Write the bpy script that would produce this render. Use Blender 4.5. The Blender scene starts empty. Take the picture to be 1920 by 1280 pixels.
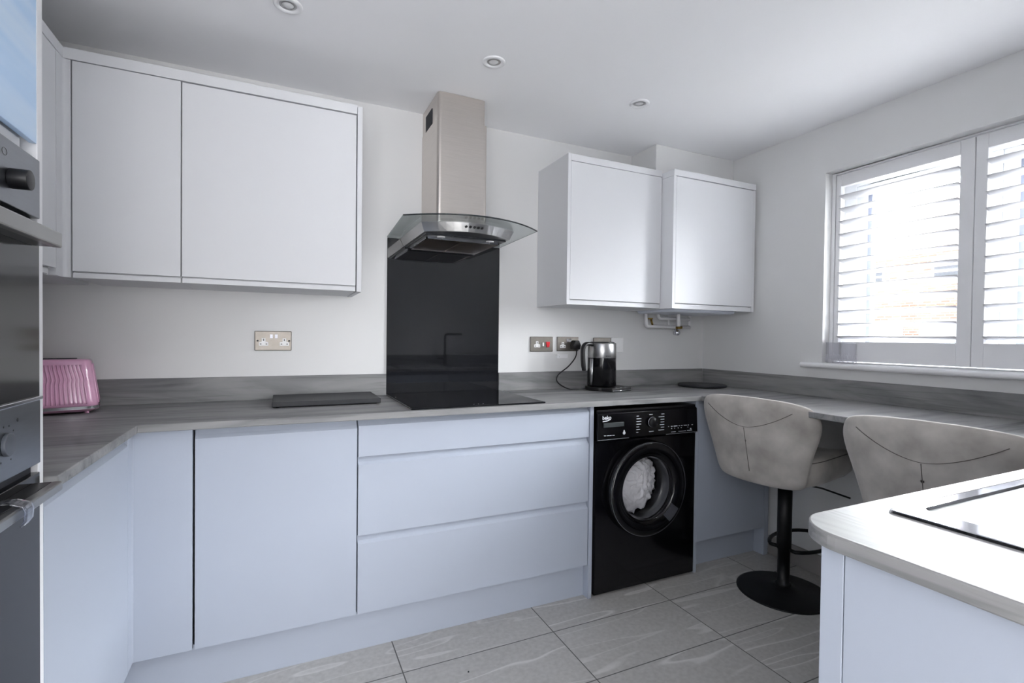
import bpy, bmesh, math, random
from mathutils import Vector, Matrix, noise
random.seed(7)
sc = bpy.context.scene
col = sc.collection
PI = math.pi

# ---------------------------------------------------------------- camera
F_PX, YAW, PITCH, ROLL, CAM_Z, CY = 933.0, 24.83, -0.88, 0.68, 1.1625, 646.6
yw, pt, rl = map(math.radians, (YAW, PITCH, ROLL))
Fv = Vector((math.sin(yw)*math.cos(pt), math.cos(yw)*math.cos(pt), math.sin(pt)))
Rv = Vector((math.cos(yw), -math.sin(yw), 0)); Uv = Rv.cross(Fv)
Rv, Uv = Rv*math.cos(rl)+Uv*math.sin(rl), -Rv*math.sin(rl)+Uv*math.cos(rl)
cd = bpy.data.cameras.new('camera'); cam = bpy.data.objects.new('camera', cd); col.objects.link(cam)
cd.sensor_width = 36; cd.lens = F_PX/1920*36; cd.shift_y = (CY-640)/1920; cd.clip_start = 0.02; cd.clip_end = 200
m = Matrix.Identity(4)
for i in range(3):
    m[i][0], m[i][1], m[i][2] = Rv[i], Uv[i], -Fv[i]
m[2][3] = CAM_Z
cam.matrix_world = m
sc.camera = cam

# ---------------------------------------------------------------- world, light, exposure
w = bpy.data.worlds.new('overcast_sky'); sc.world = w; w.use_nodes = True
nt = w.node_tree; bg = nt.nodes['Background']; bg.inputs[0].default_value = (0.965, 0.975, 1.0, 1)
# overcast sky, with a strong glow added beyond the neighbour's roof to light the room
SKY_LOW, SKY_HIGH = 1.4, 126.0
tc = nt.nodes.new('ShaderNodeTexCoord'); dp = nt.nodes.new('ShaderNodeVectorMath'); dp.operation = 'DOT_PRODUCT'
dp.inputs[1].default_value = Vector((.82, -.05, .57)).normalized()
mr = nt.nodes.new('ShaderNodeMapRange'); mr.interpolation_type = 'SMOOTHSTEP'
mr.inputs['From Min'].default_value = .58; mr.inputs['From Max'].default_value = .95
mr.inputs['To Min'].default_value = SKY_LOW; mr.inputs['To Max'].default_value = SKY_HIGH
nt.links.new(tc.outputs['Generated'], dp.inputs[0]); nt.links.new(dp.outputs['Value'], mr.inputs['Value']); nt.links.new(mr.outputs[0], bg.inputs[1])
def area(name, loc, rot, sx, sy, power, color, portal=False):
    l = bpy.data.lights.new(name, 'AREA'); l.shape = 'RECTANGLE'; l.size = sx; l.size_y = sy; l.energy = power; l.color = color
    o = bpy.data.objects.new(name, l); o.location = loc; o.rotation_euler = rot; col.objects.link(o)
    if portal: l.cycles.is_portal = True
    return o
# added fill light, standing at unseen garden doors behind the camera
area('rear_fill_light', (0.2, -3.55, 1.2), (math.radians(122), 0, 0), 2.2, 2.1, 62, (0.99, 0.99, 1.0))
# added fill light at a made-up side window, to brighten the right wall
area('side_fill_light', (-.955, -1.35, 1.5), (math.radians(95), 0, -PI/2), 1.5, 1.1, 17, (0.99, 0.99, 1.0))
# portal over the kitchen window opening (guides the sky light only)
area('kitchen_window_portal', (2.72, 1.03, 1.52), (0, PI/2, 0), 0.95, 1.14, 1, (1, 1, 1), True)
sc.view_settings.view_transform = 'Standard'; sc.view_settings.look = 'None'
sc.view_settings.exposure = 0.62; sc.view_settings.gamma = 1.0
try: sc.view_settings.use_curve_mapping = False
except Exception: pass
sc.cycles.max_bounces = 12; sc.cycles.diffuse_bounces = 6; sc.cycles.transparent_max_bounces = 16
sc.cycles.use_denoising = True; sc.cycles.sample_clamp_indirect = 6

# ---------------------------------------------------------------- materials
def srgb(r, g, b):
    f = lambda c: (c/255/12.92) if c/255 <= .04045 else ((c/255+.055)/1.055)**2.4
    return (f(r), f(g), f(b), 1)
MATS = {}
def nd(nt, t, **kw):
    n = nt.nodes.new(t)
    for k, v in kw.items(): setattr(n, k, v)
    return n
def pm(name, color, rough=.5, metal=0, spec=.5, coat=0, vary=.03, scale=8, stretch=(1, 1, 1), bump=0, bscale=200, trans=0, ior=1.45, emit=None, es=0, color2=None, sheen=0, detail=3):
    if name in MATS: return MATS[name]
    M = bpy.data.materials.new(name); M.use_nodes = True; nt = M.node_tree
    p = nt.nodes['Principled BSDF']
    p.inputs['Roughness'].default_value = rough; p.inputs['Metallic'].default_value = metal
    p.inputs['Specular IOR Level'].default_value = spec; p.inputs['Coat Weight'].default_value = coat
    p.inputs['Coat Roughness'].default_value = .05
    p.inputs['Transmission Weight'].default_value = trans; p.inputs['IOR'].default_value = ior
    p.inputs['Sheen Weight'].default_value = sheen
    tc = nd(nt, 'ShaderNodeTexCoord'); mp = nd(nt, 'ShaderNodeMapping'); mp.inputs['Scale'].default_value = stretch
    nt.links.new(tc.outputs['Object'], mp.inputs[0])
    nz = nd(nt, 'ShaderNodeTexNoise'); nz.inputs['Scale'].default_value = scale; nz.inputs['Detail'].default_value = detail
    nt.links.new(mp.outputs[0], nz.inputs[0])
    cr = nd(nt, 'ShaderNodeValToRGB')
    c2 = color2 or tuple(min(1, c*(1-vary)) for c in color[:3])+(1,)
    c1 = color if color2 else tuple(min(1, c*(1+vary)) for c in color[:3])+(1,)
    cr.color_ramp.elements[0].color = c2; cr.color_ramp.elements[1].color = c1
    cr.color_ramp.elements[0].position = .3; cr.color_ramp.elements[1].position = .7
    nt.links.new(nz.outputs[0], cr.inputs[0]); nt.links.new(cr.outputs[0], p.inputs['Base Color'])
    if bump:
        n2 = nd(nt, 'ShaderNodeTexNoise'); n2.inputs['Scale'].default_value = bscale
        nt.links.new(mp.outputs[0], n2.inputs[0])
        b = nd(nt, 'ShaderNodeBump'); b.inputs['Strength'].default_value = bump; b.inputs['Distance'].default_value = .002
        nt.links.new(n2.outputs[0], b.inputs['Height']); nt.links.new(b.outputs[0], p.inputs['Normal'])
    if emit: p.inputs['Emission Color'].default_value = emit; p.inputs['Emission Strength'].default_value = es
    MATS[name] = M; return M

wall_m = pm('wall_paint', srgb(220, 220, 220), .7, vary=.01, scale=3, bump=.05, bscale=300)
ceil_m = pm('ceiling_paint', srgb(248, 248, 250), .85, vary=.01, scale=2)
white_m = pm('white_cabinet', srgb(220, 221, 224), .62, spec=.35, vary=.008, scale=2, bump=.03, bscale=120)
base_m = pm('pale_blue_grey_cabinet', srgb(170, 177, 190), .55, spec=.4, vary=.01, scale=2, bump=.03, bscale=120)
gap_m = pm('carcass_shadow_board', srgb(120, 128, 142), .7)
trimw_m = pm('white_gloss_paint', srgb(236, 236, 238), .3, vary=.008)
upvc_m = pm('white_upvc', srgb(238, 240, 243), .3, vary=.008)
gask_m = pm('grey_gasket', srgb(120, 125, 140), .6)
black_gl = pm('black_gloss', srgb(10, 10, 13), .12, spec=.5, vary=.1)
black_pl = pm('black_plastic', srgb(18, 18, 21), .4, vary=.1)
black_sat = pm('black_satin_metal', srgb(17, 18, 20), .45, spec=.4, vary=.1)
slate_m = pm('black_slate_board', srgb(34, 36, 41), .5, vary=.12, scale=40, bump=.1)
splash_m = pm('black_glass', srgb(24, 25, 28), .03, spec=.6, coat=.15, vary=.02)
hob_m = pm('black_hob_glass', srgb(16, 16, 20), .06, spec=.5, vary=.02)
steel_m = pm('brushed_steel', srgb(212, 205, 199), .3, metal=1, vary=.04, scale=30, stretch=(.3, .3, 12), bump=.05, bscale=60)
steelh_m = pm('brushed_steel_horizontal', srgb(176, 176, 176), .28, metal=1, vary=.04, scale=30, stretch=(1, .4, 14), bump=.04, bscale=60)
chrome_m = pm('polished_steel', srgb(225, 226, 232), .09, metal=1, vary=.02)
ovenst_m = pm('oven_grey_steel', srgb(132, 135, 140), .33, metal=1, vary=.03, scale=20, stretch=(1, 1, 10))
handle_m = pm('handle_steel', srgb(158, 158, 156), .34, metal=1, vary=.03)
nickel_m = pm('brushed_nickel_plate', srgb(124, 119, 113), .42, metal=.85, vary=.06, scale=60)
whitepl_m = pm('white_plastic', srgb(235, 235, 235), .35)
redpl_m = pm('red_plastic', srgb(200, 25, 40), .35)
brass_m = pm('aged_brass', srgb(140, 115, 60), .35, metal=1, vary=.2, scale=60)
pipe_m = pm('white_painted_pipe', srgb(222, 221, 222), .4)
pink_m = pm('pink_gloss', srgb(226, 172, 203), .16, coat=.5, vary=.02)
velvet_m = pm('grey_velvet', srgb(190, 185, 179), .8, spec=.2, sheen=.35, scale=9, detail=6, color2=srgb(148, 143, 138), bump=.15, bscale=300)
seam_m = pm('velvet_seam', srgb(96, 91, 87), .9)
laundry_m = pm('white_cotton', srgb(246, 243, 243), .8, vary=.05, scale=10, bump=.1)
drum_m = pm('drum_steel', srgb(150, 152, 156), .35, metal=1)
mark_m = pm('white_print', srgb(205, 208, 214), .5)
blue_m = None
skirt_m = pm('grey_tile_skirting', srgb(150, 146, 143), .5, vary=.05, scale=12)
lamp_m = pm('frosted_bulb', srgb(215, 215, 216), .15, vary=.05)
filter_m = pm('filter_mesh', srgb(120, 104, 90), .3, metal=.9, vary=.15, scale=300, bump=.4, bscale=600)
darkst_m = pm('dark_steel', srgb(70, 72, 76), .3, metal=.9)
screen_m = pm('display_glass', srgb(62, 66, 68), .2)
copper_m = pm('dark_gap', srgb(40, 42, 48), .8)
clear_m = None

def mix_glass(name, tint, refl=1.0, rough=0.0):
    """thin clear glass: transparent, with Schlick reflection that is the same from both sides"""
    M = bpy.data.materials.new(name); M.use_nodes = True; nt = M.node_tree; nt.nodes.clear(); L = nt.links.new
    o = nd(nt, 'ShaderNodeOutputMaterial'); mx = nd(nt, 'ShaderNodeMixShader')
    ge = nd(nt, 'ShaderNodeNewGeometry'); dt = nd(nt, 'ShaderNodeVectorMath', operation='DOT_PRODUCT'); L(ge.outputs['Incoming'], dt.inputs[0]); L(ge.outputs['Normal'], dt.inputs[1])
    ab = nd(nt, 'ShaderNodeMath', operation='ABSOLUTE'); L(dt.outputs['Value'], ab.inputs[0])
    om = nd(nt, 'ShaderNodeMath', operation='SUBTRACT'); om.inputs[0].default_value = 1; L(ab.outputs[0], om.inputs[1])
    pw = nd(nt, 'ShaderNodeMath', operation='POWER'); pw.inputs[1].default_value = 5; L(om.outputs[0], pw.inputs[0])
    ma = nd(nt, 'ShaderNodeMath', operation='MULTIPLY_ADD'); ma.inputs[1].default_value = .95*refl; ma.inputs[2].default_value = .045*refl; L(pw.outputs[0], ma.inputs[0])
    t = nd(nt, 'ShaderNodeBsdfTransparent'); g = nd(nt, 'ShaderNodeBsdfGlossy'); g.inputs['Roughness'].default_value = rough
    nz = nd(nt, 'ShaderNodeTexNoise'); nz.inputs['Scale'].default_value = 3
    cr = nd(nt, 'ShaderNodeValToRGB'); cr.color_ramp.elements[0].color = tint; cr.color_ramp.elements[1].color = tuple(min(1, c*1.01) for c in tint[:3])+(1,)
    L(nz.outputs[0], cr.inputs[0]); L(cr.outputs[0], t.inputs[0])
    L(ma.outputs[0], mx.inputs[0]); L(t.outputs[0], mx.inputs[1]); L(g.outputs[0], mx.inputs[2]); L(mx.outputs[0], o.inputs[0])
    MATS[name] = M; return M
pane_m = mix_glass('window_glass', (.97, .98, .98, 1))
hoodgl_m = mix_glass('hood_glass', (.84, .87, .87, 1))
doorgl_m = mix_glass('washer_door_glass', (.93, .94, .96, 1))
tumbler_m = mix_glass('crystal_glass', (.975, .975, .985, 1), rough=.03)
hoodedge_m = pm('dark_glass_edge', srgb(38, 44, 46), .2)

def worktop_mat(name, ax):
    M = bpy.data.materials.new(name); M.use_nodes = True; nt = M.node_tree; L = nt.links.new
    p = nt.nodes['Principled BSDF']; p.inputs['Roughness'].default_value = .5; p.inputs['Specular IOR Level'].default_value = .35
    tc = nd(nt, 'ShaderNodeTexCoord'); mp = nd(nt, 'ShaderNodeMapping')
    mp.inputs['Scale'].default_value = (1.1, 7, 7) if ax == 'x' else (7, 1.1, 7)
    L(tc.outputs['Object'], mp.inputs[0])
    n1 = nd(nt, 'ShaderNodeTexNoise'); n1.inputs['Scale'].default_value = 1.6; n1.inputs['Detail'].default_value = 6; n1.inputs['Distortion'].default_value = .9
    L(mp.outputs[0], n1.inputs[0])
    r1 = nd(nt, 'ShaderNodeValToRGB'); e = r1.color_ramp.elements
    e[0].position = .30; e[0].color = srgb(96, 97, 99); e[1].position = .72; e[1].color = srgb(150, 149, 149)
    x = r1.color_ramp.elements.new(.5); x.color = srgb(132, 132, 133)
    L(n1.outputs[0], r1.inputs[0])
    mp2 = nd(nt, 'ShaderNodeMapping'); mp2.inputs['Scale'].default_value = (.9, 22, 22) if ax == 'x' else (22, .9, 22)
    L(tc.outputs['Object'], mp2.inputs[0])
    n2 = nd(nt, 'ShaderNodeTexNoise'); n2.inputs['Scale'].default_value = 2.5; n2.inputs['Detail'].default_value = 8; n2.inputs['Distortion'].default_value = 1.2
    L(mp2.outputs[0], n2.inputs[0])
    r2 = nd(nt, 'ShaderNodeValToRGB'); e = r2.color_ramp.elements
    e[0].position = .30; e[0].color = (.62, .62, .63, 1); e[1].position = .46; e[1].color = (1, 1, 1, 1)
    L(n2.outputs[0], r2.inputs[0])
    mx = nd(nt, 'ShaderNodeMix', data_type='RGBA', blend_type='MULTIPLY'); mx.inputs[0].default_value = .75
    L(r1.outputs[0], mx.inputs[6]); L(r2.outputs[0], mx.inputs[7]); L(mx.outputs[2], p.inputs['Base Color'])
    b = nd(nt, 'ShaderNodeBump'); b.inputs['Strength'].default_value = .12; b.inputs['Distance'].default_value = .002
    L(n2.outputs[0], b.inputs['Height']); L(b.outputs[0], p.inputs['Normal'])
    MATS[name] = M; return M
wtx_m = worktop_mat('grey_wood_laminate', 'x'); wty_m = worktop_mat('grey_wood_laminate_across', 'y')

def floor_mat():
    M = bpy.data.materials.new('stone_floor_tiles'); M.use_nodes = True; nt = M.node_tree; L = nt.links.new
    p = nt.nodes['Principled BSDF']; p.inputs['Roughness'].default_value = .42
    tc = nd(nt, 'ShaderNodeTexCoord'); mp = nd(nt, 'ShaderNodeMapping'); mp.inputs['Location'].default_value = (-.175+.595*4, -1.715+.3*20, 0)
    L(tc.outputs['Object'], mp.inputs[0])
    br = nd(nt, 'ShaderNodeTexBrick'); br.offset = 0; br.squash = 1
    br.inputs['Scale'].default_value = 1; br.inputs['Brick Width'].default_value = .595; br.inputs['Row Height'].default_value = .3
    br.inputs['Mortar Size'].default_value = .0022; br.inputs['Mortar Smooth'].default_value = .1; br.inputs['Bias'].default_value = 0
    br.inputs['Color1'].default_value = (0, 0, 0, 1); br.inputs['Color2'].default_value = (1, 1, 1, 1); br.inputs['Mortar'].default_value = (.5, .5, .5, 1)
    L(mp.outputs[0], br.inputs[0])
    # every tile gets its own vein field: offset the lookup by the tile's random value
    sc_ = nd(nt, 'ShaderNodeVectorMath', operation='SCALE'); sc_.inputs['Scale'].default_value = 11.3
    L(br.outputs['Color'], sc_.inputs[0])
    ad = nd(nt, 'ShaderNodeVectorMath', operation='ADD'); L(tc.outputs['Object'], ad.inputs[0]); L(sc_.outputs[0], ad.inputs[1])
    mp2 = nd(nt, 'ShaderNodeMapping'); mp2.inputs['Rotation'].default_value = (0, 0, .5); mp2.inputs['Scale'].default_value = (.55, 3.4, 1)
    L(ad.outputs[0], mp2.inputs[0])
    nz = nd(nt, 'ShaderNodeTexNoise'); nz.inputs['Scale'].default_value = 1.5; nz.inputs['Detail'].default_value = 2; nz.inputs['Distortion'].default_value = .25
    L(mp2.outputs[0], nz.inputs[0])
    # veins: narrow bands of the noise value
    rv = nd(nt, 'ShaderNodeValToRGB'); E = rv.color_ramp.elements
    E[0].position = .0; E[0].color = (0, 0, 0, 1); E[1].position = 1; E[1].color = (0, 0, 0, 1)
    for q, v in ((.43, 0), (.438, .75), (.452, .1), (.475, 0), (.56, 0), (.572, .5), (.578, .05), (.66, .0), (.668, .55), (.69, 0)):
        x = E.new(q); x.color = (v, v, v, 1)
    L(nz.outputs[0], rv.inputs[0])
    n3 = nd(nt, 'ShaderNodeTexNoise'); n3.inputs['Scale'].default_value = 60; n3.inputs['Detail'].default_value = 6
    L(tc.outputs['Object'], n3.inputs[0])
    r3 = nd(nt, 'ShaderNodeValToRGB'); r3.color_ramp.elements[0].color = srgb(176, 174, 171); r3.color_ramp.elements[1].color = srgb(192, 190, 187)
    r3.color_ramp.elements[0].position = .3; r3.color_ramp.elements[1].position = .7
    L(n3.outputs[0], r3.inputs[0])
    rt = nd(nt, 'ShaderNodeMapRange'); rt.inputs['To Min'].default_value = .92; rt.inputs['To Max'].default_value = 1.04
    L(nz.outputs[0], rt.inputs[0])
    m0 = nd(nt, 'ShaderNodeVectorMath', operation='SCALE'); L(r3.outputs[0], m0.inputs[0]); L(rt.outputs[0], m0.inputs['Scale'])
    m1 = nd(nt, 'ShaderNodeMix', data_type='RGBA'); m1.inputs[7].default_value = srgb(226, 224, 221)
    L(rv.outputs[0], m1.inputs[0]); L(m0.outputs[0], m1.inputs[6])
    m2 = nd(nt, 'ShaderNodeMix', data_type='RGBA'); m2.inputs[7].default_value = srgb(88, 86, 84)
    L(br.outputs['Fac'], m2.inputs[0]); L(m1.outputs[2], m2.inputs[6]); L(m2.outputs[2], p.inputs['Base Color'])
    b = nd(nt, 'ShaderNodeBump'); b.inputs['Strength'].default_value = .2; b.inputs['Distance'].default_value = .003; b.invert = False
    L(rv.outputs[0], b.inputs['Height']); L(b.outputs[0], p.inputs['Normal'])
    return M
floor_m = floor_mat()

def brick_mat():
    M = bpy.data.materials.new('buff_brick'); M.use_nodes = True; nt = M.node_tree; L = nt.links.new
    p = nt.nodes['Principled BSDF']; p.inputs['Roughness'].default_value = .9
    tc = nd(nt, 'ShaderNodeTexCoord'); sx = nd(nt, 'ShaderNodeSeparateXYZ'); cx = nd(nt, 'ShaderNodeCombineXYZ')
    L(tc.outputs['Object'], sx.inputs[0]); L(sx.outputs[1], cx.inputs[0]); L(sx.outputs[2], cx.inputs[1])
    br = nd(nt, 'ShaderNodeTexBrick'); br.inputs['Scale'].default_value = 1; br.inputs['Brick Width'].default_value = .34; br.inputs['Row Height'].default_value = .12
    br.inputs['Mortar Size'].default_value = .018
    br.inputs['Color1'].default_value = srgb(196, 168, 154); br.inputs['Color2'].default_value = srgb(168, 138, 124); br.inputs['Mortar'].default_value = srgb(216, 210, 202)
    L(cx.outputs[0], br.inputs[0]); L(br.outputs[0], p.inputs['Base Color'])
    return M
def tile_roof_mat():
    M = bpy.data.materials.new('roof_pantiles'); M.use_nodes = True; nt = M.node_tree; L = nt.links.new
    p = nt.nodes['Principled BSDF']; p.inputs['Roughness'].default_value = .9
    tc = nd(nt, 'ShaderNodeTexCoord'); mp = nd(nt, 'ShaderNodeMapping'); L(tc.outputs['Object'], mp.inputs[0])
    wv = nd(nt, 'ShaderNodeTexWave', bands_direction='Z', wave_profile='SAW'); wv.inputs['Scale'].default_value = 1.3; wv.inputs['Distortion'].default_value = .6
    wv.inputs['Detail'].default_value = 1; wv.inputs['Detail Scale'].default_value = 3
    L(mp.outputs[0], wv.inputs[0])
    cr = nd(nt, 'ShaderNodeValToRGB'); cr.color_ramp.elements[0].color = srgb(128, 104, 94); cr.color_ramp.elements[1].color = srgb(200, 178, 166); cr.color_ramp.elements[1].position = .35
    L(wv.outputs[0], cr.inputs[0]); L(cr.outputs[0], p.inputs['Base Color'])
    return M
def blue_door_mat():
    M = bpy.data.materials.new('pale_sky_blue_gloss'); M.use_nodes = True; nt = M.node_tree; L = nt.links.new
    p = nt.nodes['Principled BSDF']; p.inputs['Roughness'].default_value = .25
    tc = nd(nt, 'ShaderNodeTexCoord'); mp = nd(nt, 'ShaderNodeMapping'); mp.inputs['Scale'].default_value = (1, .8, 9); L(tc.outputs['Object'], mp.inputs[0])
    nz = nd(nt, 'ShaderNodeTexNoise'); nz.inputs['Scale'].default_value = 2.2; nz.inputs['Detail'].default_value = 2; L(mp.outputs[0], nz.inputs[0])
    cr = nd(nt, 'ShaderNodeValToRGB'); cr.color_ramp.elements[0].color = srgb(184, 216, 250); cr.color_ramp.elements[1].color = srgb(216, 234, 252)
    cr.color_ramp.elements[0].position = .35; cr.color_ramp.elements[1].position = .75
    L(nz.outputs[0], cr.inputs[0]); L(cr.outputs[0], p.inputs['Base Color'])
    return M

# ---------------------------------------------------------------- mesh helpers
class G:
    def __init__(s): s.v = []; s.f = []; s.sm = []
    def add(s, vs, fs, smooth=False):
        n = len(s.v); s.v += [Vector(v) for v in vs]; s.f += [[i+n for i in f] for f in fs]; s.sm += [smooth]*len(fs); return s
    def box(s, x0, x1, y0, y1, z0, z1):
        x0, x1 = sorted((x0, x1)); y0, y1 = sorted((y0, y1)); z0, z1 = sorted((z0, z1))
        return s.add([(x0, y0, z0), (x1, y0, z0), (x1, y1, z0), (x0, y1, z0), (x0, y0, z1), (x1, y0, z1), (x1, y1, z1), (x0, y1, z1)],
                     [(0, 3, 2, 1), (4, 5, 6, 7), (0, 1, 5, 4), (1, 2, 6, 5), (2, 3, 7, 6), (3, 0, 4, 7)])
    def prism(s, poly, ax, a0, a1, smooth=False):
        """poly: 2D points (CCW or CW) in the other two axes, extruded along ax"""
        def P(u, v, a): return {'x': (a, u, v), 'y': (u, a, v), 'z': (u, v, a)}[ax]
        n = len(poly); vs = [P(u, v, a0) for u, v in poly]+[P(u, v, a1) for u, v in poly]
        b = len(s.v); s.v += [Vector(v) for v in vs]
        s.f += [[b+i for i in range(n)][::-1], [b+n+i for i in range(n)]]; s.sm += [False, False]
        for i in range(n):
            j = (i+1) % n; s.f.append([b+i, b+j, b+n+j, b+n+i]); s.sm.append(smooth)
        return s
    def lathe(s, prof, c=(0, 0, 0), ax='z', seg=32, smooth=True):
        vs = []; fs = []; k = len(prof)
        for i in range(seg):
            a = 2*PI*i/seg
            for r, h in prof:
                u, v = r*math.cos(a), r*math.sin(a)
                p = {'z': (u, v, h), 'y': (u, h, v), 'x': (h, u, v)}[ax]
                vs.append((p[0]+c[0], p[1]+c[1], p[2]+c[2]))
        for i in range(seg):
            j = (i+1) % seg
            for q in range(k-1): fs.append((i*k+q, j*k+q, j*k+q+1, i*k+q+1))
        return s.add(vs, fs, smooth)
    def cyl(s, c, r, h, ax='z', seg=28, r2=None):
        r2 = r if r2 is None else r2
        return s.lathe([(0, 0), (r, 0), (r, 0), (r2, h), (r2, h), (0, h)], c, ax, seg)
    def tube(s, pts, r, seg=10, closed=False):
        pts = [Vector(p) for p in pts]; n = len(pts); rings = []
        prev = None
        for i, p in enumerate(pts):
            a = pts[(i-1) % n] if (closed or i > 0) else p
            b = pts[(i+1) % n] if (closed or i < n-1) else p
            t = (b-a).normalized()
            if prev is None:
                u = t.cross(Vector((0, 0, 1)));
                if u.length < .1: u = t.cross(Vector((1, 0, 0)))
            else: u = prev-t*prev.dot(t)
            u.normalize(); prev = u; v = t.cross(u)
            rings.append([p+(u*math.cos(2*PI*k/seg)+v*math.sin(2*PI*k/seg))*r for k in range(seg)])
        vs = [q for R_ in rings for q in R_]; fs = []
        for i in range(n if closed else n-1):
            j = (i+1) % n
            for k in range(seg): fs.append((i*seg+k, i*seg+(k+1) % seg, j*seg+(k+1) % seg, j*seg+k))
        if not closed: fs += [tuple(range(seg))[::-1], tuple((n-1)*seg+k for k in range(seg))]
        return s.add(vs, fs, True)
    def grid(s, rows, smooth=True, closed=False):
        nu = len(rows[0]); vs = [p for r in rows for p in r]; fs = []
        for i in range(len(rows)-1):
            for k in range(nu if closed else nu-1):
                k2 = (k+1) % nu; fs.append((i*nu+k, i*nu+k2, (i+1)*nu+k2, (i+1)*nu+k))
        return s.add(vs, fs, smooth)
def frame(g, x0, x1, y0, y1, z0, z1, ta, tb, tl, th):
    """rectangular frame in the yz plane: side widths ta (low y), tb (high y), bottom tl, top th"""
    return g.box(x0, x1, y0, y0+ta, z0, z1).box(x0, x1, y1-tb, y1, z0, z1).box(x0, x1, y0+ta, y1-tb, z0, z0+tl).box(x0, x1, y0+ta, y1-tb, z1-th, z1)
def arc(c, r, a0, a1, n=8):
    return [(c[0]+r*math.cos(math.radians(a0+(a1-a0)*i/n)), c[1]+r*math.sin(math.radians(a0+(a1-a0)*i/n))) for i in range(n+1)]
def rrect(x0, x1, y0, y1, r, n=6):
    return arc((x1-r, y1-r), r, 0, 90, n)+arc((x0+r, y1-r), r, 90, 180, n)+arc((x0+r, y0+r), r, 180, 270, n)+arc((x1-r, y0+r), r, 270, 360, n)
def smooth_path(pts, n=8):
    pts = [Vector(p) for p in pts]; out = []
    P = [pts[0]]+pts+[pts[-1]]
    for i in range(1, len(P)-2):
        for k in range(n):
            t = k/n; a, b, c, d = P[i-1], P[i], P[i+1], P[i+2]
            out.append(.5*((2*b)+(c-a)*t+(2*a-5*b+4*c-d)*t*t+(3*b-a-3*c+d)*t**3))
    out.append(pts[-1]); return out

WO = {}
def mk(name, g, mat, parent=None, bevel=0, label=None, cat=None, group=None, kind=None, subd=0, bseg=2):
    """links one mesh object; vertices are given in world space, the object's origin goes to the base of its bounds"""
    xs, ys, zs = zip(*[(v.x, v.y, v.z) for v in g.v])
    o0 = Vector(((min(xs)+max(xs))/2, (min(ys)+max(ys))/2, min(zs)))
    me = bpy.data.meshes.new(name); me.from_pydata([tuple(v-o0) for v in g.v], [], g.f)
    for p, s in zip(me.polygons, g.sm): p.use_smooth = s
    bm = bmesh.new(); bm.from_mesh(me); bmesh.ops.remove_doubles(bm, verts=bm.verts, dist=1e-5)
    bmesh.ops.recalc_face_normals(bm, faces=bm.faces); bm.to_mesh(me); bm.free(); me.update()
    me.materials.append(mat)
    o = bpy.data.objects.new(name, me); col.objects.link(o); WO[o.name] = o0
    if parent: o.parent = parent; o.location = o0-WO[parent.name]
    else: o.location = o0
    if bevel:
        b = o.modifiers.new('bevel', 'BEVEL'); b.width = bevel; b.segments = bseg; b.limit_method = 'ANGLE'; b.angle_limit = math.radians(50)
    if subd:
        s_ = o.modifiers.new('subd', 'SUBSURF'); s_.levels = s_.render_levels = subd
    tag(o, label, cat, group, kind); return o
def tag(o, label=None, cat=None, group=None, kind=None):
    if label: o['label'] = label
    if cat: o['category'] = cat
    if group: o['group'] = group
    if kind: o['kind'] = kind
    return o
def root(name, loc, label, cat, group=None, kind=None):
    o = bpy.data.objects.new(name, None); o.empty_display_size = .1; o.location = loc; col.objects.link(o); WO[o.name] = Vector(loc)
    return tag(o, label, cat, group, kind)
def struct(name, g, mat, parent=None, **k): return mk(name, g, mat, parent, kind='structure' if not parent else None, **k)
def copy_tree(o, parent=None):
    c = o.copy(); col.objects.link(c); WO[c.name] = WO.get(o.name, Vector()); c.parent = parent
    for ch in list(o.children): copy_tree(ch, c)
    return c

# ---------------------------------------------------------------- the room
XL, XR, YBK, H = -.97, 2.43, 2.363, 2.225
YS = -.13          # sink wall
YR = -3.6          # far wall behind the camera
struct('floor', G().box(XL-.1, XR+.25, YR-.1, YBK+.1, -.08, 0), floor_m)
struct('ceiling', G().box(XL-.1, XR+.25, YR-.1, YBK+.1, H, H+.08), ceil_m)
struct('wall_back', G().box(XL-.1, XR+.25, YBK, YBK+.12, 0, H), wall_m)
struct('wall_left', G().box(XL-.12, XL, YR, -2.15, 0, H).box(XL-.12, XL, -.55, YBK, 0, H).box(XL-.12, XL, -2.15, -.55, 0, .9).box(XL-.12, XL, -2.15, -.55, 2.1, H), wall_m)
WY0, WY1, WZ0, WZ1 = .465, 1.592, 1.045, 1.99
struct('wall_right', G().box(XR, XR+.25, YR, WY0, 0, H).box(XR, XR+.25, WY1, YBK, 0, H).box(XR, XR+.25, WY0, WY1, 0, WZ0).box(XR, XR+.25, WY0, WY1, WZ1, H), wall_m)
struct('wall_south', G().box(.66, XR, YS-.1, YS, 0, H), wall_m)
struct('wall_far', G().box(XL, -.9, YR-.12, YR, 0, H).box(1.3, XR, YR-.12, YR, 0, H).box(-.9, 1.3, YR-.12, YR, 2.28 if H > 2.28 else 2.2, H), wall_m)
struct('trim_1', G().box(1.846, XR, 2.15, YBK, 1.9, H), wall_m, bevel=.003)      # boxed-in flue above the boiler cupboard
struct('baseboard_right', G().box(XR-.012, XR, .62, 1.86, 0, .10), skirt_m, bevel=.002)

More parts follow.
